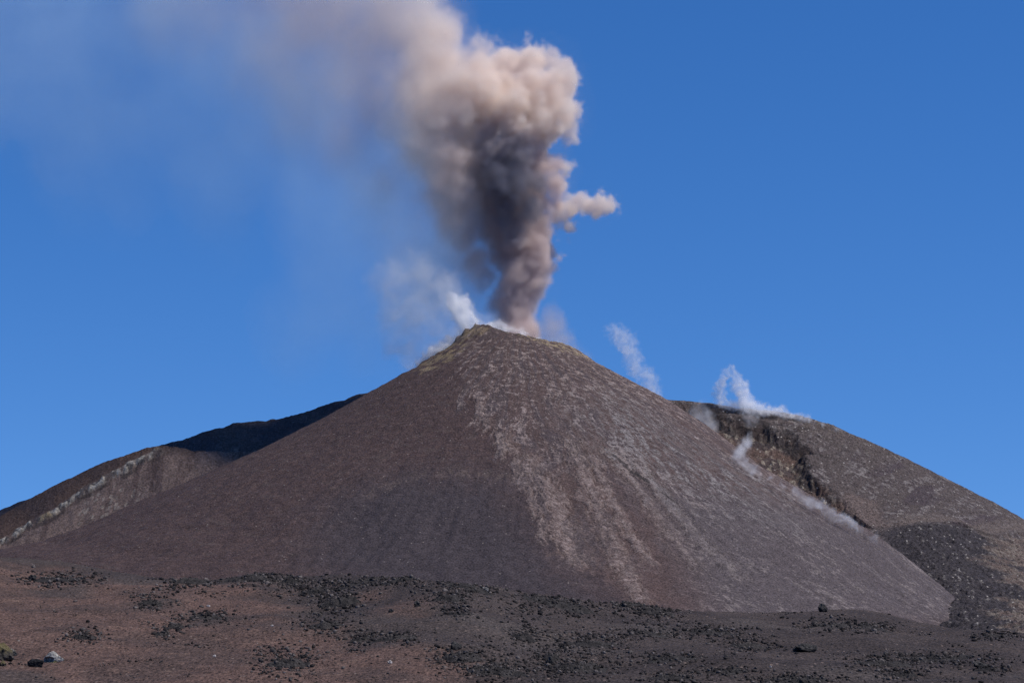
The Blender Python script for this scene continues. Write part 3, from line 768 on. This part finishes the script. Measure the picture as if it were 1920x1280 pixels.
def hull(name, blobs, voxel, octaves, seed, mat, parent=None, origin=(0, 0, 0), squash=1.0, final=None):
    """blobs: photograph pixel x, y, radius in pixels, metres toward (+) or away from (-) the camera; joined, billowed, closed"""
    bm = bmesh.new()
    for b in blobs:
        px, py, rp = b[:3]; off = b[3] if len(b) > 3 else 0.0
        sx, sz = (b[4], b[5]) if len(b) > 5 else (1, 1)
        Y = PLUME_Y - off
        x, y, z = at(px, py, Y)
        r = rp * Y / F
        bmesh.ops.create_icosphere(bm, subdivisions=3, radius=1.0, matrix=Matrix.Translation((float(x), float(Y), float(z))) @ Matrix.Diagonal((r * sx, r * squash, r * sz, 1)))
    me = bpy.data.meshes.new(name); bm.to_mesh(me); bm.free()
    me = remesh(me, voxel)
    n = len(me.vertices)
    for wave, amp, kind in octaves:
        co = np.empty(n * 3, np.float32); me.vertices.foreach_get("co", co); co = co.reshape(-1, 3)
        no = np.empty(n * 3, np.float32); me.vertex_normals.foreach_get("vector", no) if hasattr(me, "vertex_normals") else me.vertices.foreach_get("normal", no)
        no = no.reshape(-1, 3)
        p = perlin(co[:, 0] / wave + seed * 3.7, co[:, 1] / wave + seed, co[:, 2] / wave)
        dsp = (np.minimum(np.abs(p) * 2.2, 1.0) - 0.45) if kind == 'b' else p
        co = co + no * (amp * dsp)[:, None]
        me.vertices.foreach_set("co", co.ravel()); me.update()
    me2 = remesh(me, final or voxel)
    me2.name = name
    co = np.empty(len(me2.vertices) * 3, np.float32); me2.vertices.foreach_get("co", co)
    co = co.reshape(-1, 3) - np.array(origin, np.float32)
    me2.vertices.foreach_set("co", co.ravel()); me2.update()
    me2.materials.clear(); me2.materials.append(mat)
    o = link(name, me2, parent)
    if not parent: o.location = origin
    return o

PLUME_Y = 1835.0
def empty(name, loc):
    o = bpy.data.objects.new(name, None); col.objects.link(o); o.location = loc; return o

def cloud_material(name, color, density, aniso=0.0):
    """volume filled by the density grid its object carries"""
    m = bpy.data.materials.new(name); m.use_nodes = True; t = m.node_tree
    t.nodes.remove(t.nodes["Principled BSDF"])
    out = [n for n in t.nodes if n.type == 'OUTPUT_MATERIAL'][0]
    v = node(t, "ShaderNodeVolumePrincipled")
    v.inputs["Color"].default_value = (*color, 1); v.inputs["Anisotropy"].default_value = aniso
    v.inputs["Density"].default_value = density; v.inputs["Density Attribute"].default_value = "density"
    t.links.new(v.outputs[0], out.inputs["Volume"])
    return m

class Nodes:
    """small helper that writes field arithmetic into a geometry node tree"""
    def __init__(s, name):
        s.t = bpy.data.node_groups.new(name, 'GeometryNodeTree')
        s.t.interface.new_socket("Geometry", in_out='INPUT', socket_type='NodeSocketGeometry')
        s.t.interface.new_socket("Geometry", in_out='OUTPUT', socket_type='NodeSocketGeometry')
        s.gi = s.t.nodes.new("NodeGroupInput"); s.go = s.t.nodes.new("NodeGroupOutput")
        s.pos = s.t.nodes.new("GeometryNodeInputPosition").outputs[0]
    def put(s, sock, v):
        if isinstance(v, bpy.types.NodeSocket): s.t.links.new(v, sock)
        else: sock.default_value = v
    def m(s, op, *a):
        n = s.t.nodes.new("ShaderNodeMath"); n.operation = op
        for k, v in enumerate(a): s.put(n.inputs[k], v)
        return n.outputs[0]
    def v(s, op, *a, scale=None):
        n = s.t.nodes.new("ShaderNodeVectorMath"); n.operation = op
        for k, v in enumerate(a): s.put(n.inputs[k], v)
        if scale is not None: s.put(n.inputs["Scale"], scale)
        return n.outputs["Value"] if op in ('DISTANCE', 'LENGTH', 'DOT_PRODUCT') else n.outputs[0]
    def ramp(s, x, a, b, c=0.0, d=1.0, kind='SMOOTHSTEP'):
        n = s.t.nodes.new("ShaderNodeMapRange"); n.interpolation_type = kind
        for k, v in enumerate((x, a, b, c, d)): s.put(n.inputs[k], v)
        return n.outputs[0]
    def noise(s, p, scale, detail=3.0, rough=0.55, vec=False, w=None):
        n = s.t.nodes.new("ShaderNodeTexNoise"); s.put(n.inputs["Vector"], p)
        n.inputs["Scale"].default_value = scale; n.inputs["Detail"].default_value = detail; n.inputs["Roughness"].default_value = rough
        return n.outputs[1] if vec else n.outputs[0]
    def voronoi(s, p, scale, detail=2.0, rough=0.5, smooth=0.35):
        n = s.t.nodes.new("ShaderNodeTexVoronoi"); n.feature = 'SMOOTH_F1'; s.put(n.inputs["Vector"], p)
        n.inputs["Scale"].default_value = scale; n.inputs["Detail"].default_value = detail; n.inputs["Roughness"].default_value = rough
        n.inputs["Smoothness"].default_value = smooth
        return n.outputs["Distance"]
    def xyz(s, p):
        n = s.t.nodes.new("ShaderNodeSeparateXYZ"); s.put(n.inputs[0], p); return n.outputs
    def warp(s, p, scale, amp, detail=2.0):
        q = s.v('SUBTRACT', s.noise(p, scale, detail, vec=True), (0.5, 0.5, 0.5))
        return s.v('ADD', p, s.v('SCALE', q, scale=amp))
    def union(s, p, blobs, k):
        acc = None
        for (x, y, z, r) in blobs:
            d = s.m('SUBTRACT', s.v('DISTANCE', p, (x, y, z)), r)
            acc = d if acc is None else s.m('SMOOTH_MIN', acc, d, k)
        return acc
    def chain(s, p, pts):
        """distance to a polyline of (x, y, z, radius), minus the radius along it"""
        acc = None
        for a, b in zip(pts[:-1], pts[1:]):
            A, B = Vector(a[:3]), Vector(b[:3]); AB = B - A
            h = s.m('DIVIDE', s.v('DOT_PRODUCT', s.v('SUBTRACT', p, tuple(A)), tuple(AB)), AB.length_squared)
            h = s.m('MINIMUM', s.m('MAXIMUM', h, 0.0), 1.0)
            q = s.v('ADD', s.v('SCALE', tuple(AB), scale=h), tuple(A))
            d = s.m('SUBTRACT', s.v('DISTANCE', p, q), s.m('MULTIPLY_ADD', h, b[3] - a[3], a[3]))
            acc = d if acc is None else s.m('MINIMUM', acc, d)
        return acc

def grid_object(name, g, density, lo, hi, voxel, mat, parent):
    """a volume object holding the density field as a grid"""
    vc = g.t.nodes.new("GeometryNodeVolumeCube"); g.put(vc.inputs["Density"], density)
    vc.inputs["Min"].default_value = lo; vc.inputs["Max"].default_value = hi
    for ax, k in zip("XYZ", range(3)): vc.inputs["Resolution " + ax].default_value = max(8, int((hi[k] - lo[k]) / voxel))
    sm = g.t.nodes.new("GeometryNodeSetMaterial"); g.t.links.new(vc.outputs[0], sm.inputs[0]); sm.inputs["Material"].default_value = mat
    g.t.links.new(sm.outputs[0], g.go.inputs[0])
    vd = bpy.data.volumes.new(name); vd.materials.append(mat)
    o = link(name, vd, parent)
    o.matrix_parent_inverse = Matrix.Translation(-parent.location)
    md = o.modifiers.new("density_grid", 'NODES'); md.node_group = g.t
    return o

def world_blobs(blobs, squash=None):
    out = []
    for b in blobs:
        Y = PLUME_Y - (b[3] if len(b) > 3 else 0.0)
        x, y, z = at(b[0], b[1], Y); out.append((float(x), float(y), float(z), b[2] * Y / F))
    return out

def bounds(blobs, pad):
    lo = [min(b[k] - b[3] for b in blobs) - pad for k in range(3)]
    hi = [max(b[k] + b[3] for b in blobs) + pad for k in range(3)]
    return lo, hi

vent = Vector([float(v) for v in at(972, 640, PLUME_Y)])
plume = tag(empty("ash_plume", vent), "tall dense column of grey brown volcanic ash billowing from the summit crater", "ash plume")
veil = smoke_material("thin_ash", (0.75, 0.68, 0.62), 0.0006, 0.1)
steam_veil = smoke_material("thin_steam", (0.95, 0.96, 0.97), 0.0006, 0.1)
ash = cloud_material("dense_ash", (0.90, 0.80, 0.71), 0.15, 0.0)
drift_ash = cloud_material("drifting_ash", (0.80, 0.72, 0.68), 1.0, 0.0)
steam_mat = cloud_material("steam", (0.985, 0.99, 1.0), 1.0, 0.0)

def veil_hull(name, blobs, voxel, octaves, seed, mat, parent):
    h = hull(name, blobs, voxel, octaves, seed, mat, None)
    h.parent = parent; h.matrix_parent_inverse = Matrix.Translation(-parent.location)
    return h

COLUMN = [
    (966, 650, 46, 0), (968, 615, 50, 0), (972, 575, 54, 0), (980, 530, 62, 2), (985, 490, 70, 4), (976, 450, 80, 4), (966, 410, 90, 0), (958, 370, 100, 0), (950, 330, 106, 0),
    (945, 290, 112, 0), (1020, 500, 34, 8), (1036, 492, 24, 10), (1010, 440, 42, 6), (1024, 395, 48, 8), (1034, 350, 50, 10), (1038, 310, 50, 0),
    (850, 300, 78, 18), (838, 345, 66, 22), (856, 385, 60, 18), (880, 430, 50, 12), (898, 475, 40, 10), (915, 520, 32, 8)]
HEAD = [(955, 225, 120, 0), (1010, 200, 98, 10), (1044, 170, 68, 10), (1048, 128, 50, 0), (1000, 118, 62, 0), (945, 122, 66, 5), (895, 122, 66, 10), (890, 180, 98, 10), (850, 225, 92, 10),
    (810, 205, 96, 0), (800, 130, 94, -10), (780, 60, 94, -15), (730, 20, 96, -20), (690, -40, 104, -30), (835, 72, 52, 0), (790, 265, 66, 10), (760, 170, 84, 0),
    (1076, 205, 48, 8), (1070, 240, 44, 4), (1082, 140, 30, 4), (1088, 180, 32, 4), (985, 92, 40, 5), (930, 94, 40, 5), (1076, 165, 32, 5), (745, 225, 66, 0), (1072, 262, 26, 0)]
PUFF = [(1050, 405, 34, 4), (1072, 390, 34, 2), (1096, 386, 33, 0), (1122, 387, 36, 0), (1146, 388, 29, 0), (1108, 398, 28, 0), (1064, 428, 28, 2), (1050, 350, 26, 6), (1060, 320, 26, 6)]

def ash_column(part, B, voxel, mat, lo_cut, amp, bias, rough_base, softl, softr):
    veil_hull(part + "_veil", B, voxel * 1.6, [(42 * amp, 8 * amp, 'b'), (20 * amp, 5 * amp, 'b'), (9.5 * amp, 3.0 * amp, 'b')], 1, veil, plume)
    wb = world_blobs(B)
    g = Nodes(part)
    p = g.warp(g.pos, 1 / 55.0, 18.0 * amp, 1.0)
    p = g.warp(p, 1 / 17.0, 6.0 * amp, 1.0)
    sd = g.union(p, wb, 6.0)
    x, _, z = g.xyz(g.pos)[:3]
    grow = g.ramp(z, vent.z, vent.z + 110, 0.40, 1.0) if rough_base else 1.0
    bil = g.m('SUBTRACT', g.voronoi(p, 1 / (20.0 * amp), 3.5, 0.6), bias)
    sd = g.m('MULTIPLY_ADD', g.m('MULTIPLY', bil, grow), 17.0 * amp, sd)
    sd = g.m('MULTIPLY_ADD', g.m('MULTIPLY', g.m('SUBTRACT', g.noise(p, 1 / 5.5, 3.0, 0.65), 0.5), grow), 7.5 * amp, sd)
    soft = g.ramp(x, -65.0, 10.0, softl, softr)
    d = g.ramp(sd, soft, g.m('MULTIPLY', soft, -1.0), 0.0, 1.0)
    # thinner toward the drifting side and to the upper end
    d = g.m('MULTIPLY', d, g.ramp(g.m('MULTIPLY_ADD', z, -0.18, x), -205.0, -95.0, 0.07, 1.0))
    lo, hi = bounds(wb, 14.0); hi[2] = min(hi[2], 585)
    grid_object(part, g, d, lo, hi, voxel, mat, plume)
ash_column("ash_column", COLUMN, 1.7, cloud_material("fresh_ash", (0.84, 0.735, 0.70), 0.16), 0, 1.0, 0.40, True, 19.0, 3.5)
ash_column("ash_head", HEAD, 1.7, cloud_material("pale_ash", (0.985, 0.905, 0.835), 0.13), 0, 1.0, 0.40, False, 16.0, 3.5)
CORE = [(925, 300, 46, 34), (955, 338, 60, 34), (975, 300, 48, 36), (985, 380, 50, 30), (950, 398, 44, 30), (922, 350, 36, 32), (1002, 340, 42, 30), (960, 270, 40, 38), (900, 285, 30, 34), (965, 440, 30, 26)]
ash_column("shade_core", CORE, 1.8, cloud_material("shade_ash", (0.29, 0.29, 0.35), 0.15), 0, 1.0, 0.38, False, 13.0, 13.0)  # darker lobe imitates the deep shadow in the middle of the column
ash_column("ash_puff", PUFF, 1.1, cloud_material("pale_ash_puff", (0.98, 0.90, 0.83), 0.16), 0, 0.55, 0.42, False, 3.0, 3.0)

DRIFT = [(730, 40, 120, -30), (650, 60, 130, -30), (560, 20, 140, -40), (470, -20, 150, -40), (640, 150, 120, -10), (720, 200, 100, 0), (560, 130, 120, -20), (380, 0, 140, -40), (460, 90, 120, -30),
         (800, 330, 90, 20), (780, 260, 94, 10), (660, 260, 90, 0), (830, 420, 90, 20), (850, 500, 85, -5), (870, 560, 60, -25), (740, 340, 90, 10), (560, 230, 80, -10), (770, 440, 85, 16), (800, 510, 75, -10)]
def ash_drift():
    veil_hull("drift_veil", DRIFT, 4.5, [(60, 14, 'b'), (26, 6, 'b')], 5, veil, plume)
    wb = world_blobs(DRIFT)
    g = Nodes("ash_drift")
    p = g.warp(g.pos, 1 / 90.0, 50.0, 2.0)
    p = g.warp(p, 1 / 25.0, 10.0, 2.0)
    sd = g.union(p, wb, 14.0)
    d = g.ramp(sd, 25.0, -65.0, 0.0, 1.0)
    n = g.ramp(g.noise(g.v('MULTIPLY', p, (1, 1, .7)), 1 / 55.0, 4.0, 0.55), .30, .75, .15, 1.6)
    x, _, z = g.xyz(g.pos)[:3]
    k = g.ramp(x, -250.0, -50.0, 0.0075, 0.026)
    d = g.m('MULTIPLY', g.m('MULTIPLY', d, n), k)
    lo, hi = bounds(wb, 20.0); hi[2] = min(hi[2], 610)
    grid_object("ash_drift", g, d, lo, hi, 4.5, drift_ash, plume)
ash_drift()

def densify(b):
    out = []
    for p, q in zip(b[:-1], b[1:]):
        out.append(p)
        gap = math.hypot(p[0] - q[0], p[1] - q[1])
        if gap < 3.2 * max(p[2], q[2]):
            k = int(gap / (.6 * min(p[2], q[2])))
            out += [tuple(p[i] + (q[i] - p[i]) * t / (k + 1) for i in range(4)) for t in range(1, k + 1)]
    return out + [b[-1]]

def steam(label, group, blobs, density, warps, rng_, voxel, hull_oct, soft, grain, seed, hv=None, erode=1.0, mat=None, name="steam_plume", cat="steam"):
    full = densify(blobs) if len(blobs) < 40 and name == "steam_plume" else blobs
    wb = world_blobs(full)
    t = tag(empty(name, (wb[0][0], wb[0][1], wb[0][2])), label, cat, group)
    veil_hull("steam_veil", full, hv or voxel * 1.6, hull_oct, seed, steam_veil, t)
    g = Nodes(name)
    p = g.v('ADD', g.pos, (seed * 37.0, seed * 11.0, 0.0)); q = g.pos
    for sc_, am in warps:
        off = g.v('SCALE', g.v('SUBTRACT', g.noise(p, 1 / sc_, 2.0, vec=True), (.5, .5, .5)), scale=am)
        p = g.v('ADD', p, off); q = g.v('ADD', q, off)
    sd = g.union(q, wb, 2.0)
    sd = g.m('MULTIPLY_ADD', g.m('SUBTRACT', g.noise(p, 1 / (grain * .8), 4.0, 0.62), .48), soft * 2.4 * erode, sd)
    d = g.ramp(sd, soft * .45, -soft * .75, 0.0, 1.0)
    n = g.ramp(g.noise(p, 1 / grain, 5.0, 0.62), rng_[0], rng_[1], 0.12, 1.0)
    d = g.m('MULTIPLY', g.m('MULTIPLY', d, n), density)
    lo, hi = bounds(wb, 6.0); hi[2] = min(hi[2], 610)
    grid_object("steam_wisps", g, d, lo, hi, voxel, mat or steam_mat, t)
    return t

SO = [(9, 2.2, 'b'), (4, 1.0, 'b')]
steam("bluish white steam fanning off the yellow rim of the summit beside the ash column", None,
      [(900, 608, 12, 38), (880, 590, 18, 38), (862, 570, 20, 38), (925, 610, 20, 14), (905, 612, 24, 38), (880, 625, 34, 38), (850, 630, 38, 38), (822, 640, 40, 38), (798, 655, 36, 38), (775, 672, 24, 38),
       (810, 600, 44, 38), (845, 585, 38, 38), (772, 615, 42, 38), (830, 545, 34, 38), (768, 560, 40, 38), (740, 640, 30, 38), (730, 530, 36, 38), (790, 510, 34, 38)],
      0.046, [(45, 38), (14, 14), (5, 6)], (.34, .70), 1.2, [(16, 4, 'b'), (7, 2, 'b')], 11, 14.0, 1, erode=1.2)
steam("thin pinkish dust sinking off the sunlit foot of the ash column along the crater rim", None,
      [(1010, 625, 30, -6), (1035, 625, 32, -6), (1055, 642, 28, -6), (1075, 655, 20, -6), (1030, 595, 22, -6), (1095, 668, 12, -6)],
      0.055, [(30, 10), (10, 5)], (.25, .70), 1.5, [(12, 3, 'b'), (6, 1.5, 'b')], 9, 14.0, 2, mat=drift_ash, name="dust_cloud", cat="dust")
steam("faint white puff of steam bent like a hook rising behind the bare flank", None,
      [(1228, 735, 18, -70), (1210, 712, 15, -70), (1196, 690, 15, -70), (1188, 668, 15, -70), (1178, 650, 17, -70), (1165, 638, 16, -70), (1150, 627, 15, -70), (1185, 636, 13, -70)],
      0.12, [(22, 18), (9, 11), (4, 6)], (.38, .68), 0.8, SO, 5, 6.0, 3, erode=1.7)
steam("bright white steam hugging the crest of the crater hill with two torn plumes rising", None,
      [(1352, 752, 13, -405), (1348, 738, 10, -405), (1352, 722, 9, -405), (1360, 705, 7, -405), (1368, 694, 5, -405),
       (1398, 762, 20, -405), (1392, 745, 15, -405), (1388, 728, 13, -405), (1380, 708, 8, -405), (1376, 695, 5, -405), (1372, 760, 12, -405),
       (1420, 768, 16, -405), (1440, 772, 13, -405), (1460, 774, 11, -405), (1480, 779, 9, -405), (1500, 785, 8, -405), (1520, 790, 6, -405), (1545, 796, 6, -405), (1565, 805, 6, -405)],
      0.24, [(16, 14), (7, 10), (3, 5)], (.38, .66), 0.7, SO, 3, 4.5, 4, erode=1.9)
TRAIL = [(1382, 853, 11), (1398, 838, 10), (1404, 822, 7), (1396, 866, 10), (1418, 885, 7), (1440, 898, 6), (1465, 911, 6), (1490, 924, 8), (1515, 937, 9), (1540, 950, 10), (1565, 964, 10), (1590, 979, 9), (1615, 993, 8), (1640, 1008, 6)]
_s = plan([(a - 14, b + 10) for a, b, c in TRAIL], lambda x, y: cone_h(x, y, False), d0=1400, d1=1850, step=0.5)
steam("grey white steam trailing down the edge of the bare flank above the rubble gully", None,
      [(a, b, c, PLUME_Y - float(p[1]) + c * .43) for (a, b, c), p in zip(TRAIL, _s)],
      0.13, [(16, 12), (7, 9), (3, 5)], (.34, .70), 0.7, SO, 3.0, 5.0, 5, erode=1.25)
steam("brilliant white steam jets spurting along the crater lip beneath the ash column", None,
      [(795, 684, 16, 36), (818, 668, 18, 36), (842, 652, 17, 36), (862, 638, 14, 36), (880, 622, 12, 36), (868, 604, 16, 36), (852, 556, 13, 36), (866, 568, 14, 36), (880, 585, 9, 36), (889, 600, 6, 36), (894, 612, 5, 36), (910, 614, 7, 24), (930, 614, 11, 22), (948, 618, 9, 20), (965, 624, 8, 20), (985, 628, 6, 20), (1010, 634, 5, 20), (1040, 642, 5, 20)],
      0.60, [(16, 13), (7, 10), (3, 5)], (.34, .64), 0.7, SO, 4, 6.0, 8, erode=1.4)
steam("small grey wisp of steam drifting out of the dark scarp below the crater hill crest", None,
      [(1300, 790, 22, -200), (1315, 770, 16, -200), (1330, 800, 20, -200), (1410, 775, 12, -260), (1408, 795, 10, -260)],
      0.06, [(20, 8), (8, 5)], (.36, .72), 1.2, SO, 5, 9.0, 6)
blue_smoke = cloud_material("blue_smoke", (0.56, 0.80, 1.0), 1.0, 0.0)
HAZY = [(60, 20, 190, -20), (150, 110, 170, -10), (-40, 110, 180, -10), (160, 260, 130, 0), (300, 60, 170, 0), (310, 220, 140, 0), (440, 160, 150, 10), (560, 250, 140, 40), (420, 330, 110, 20), (250, 360, 80, 0),
        (640, 400, 150, 70), (640, 530, 130, 70), (560, 610, 100, 70), (720, 560, 120, 70), (700, 450, 130, 70), (790, 480, 100, 70), (820, 380, 80, 60), (690, 650, 70, 60), (760, 300, 100, 70)]
steam("pale blue smoke thinned out across the upper sky and beside the summit", None, HAZY,
      0.0040, [(110, 90), (35, 18)], (.22, .80), 5.0, [(60, 14, 'b'), (26, 6, 'b')], 50, 60.0, 7, hv=5.0, mat=blue_smoke, name="smoke_drift", cat="smoke")
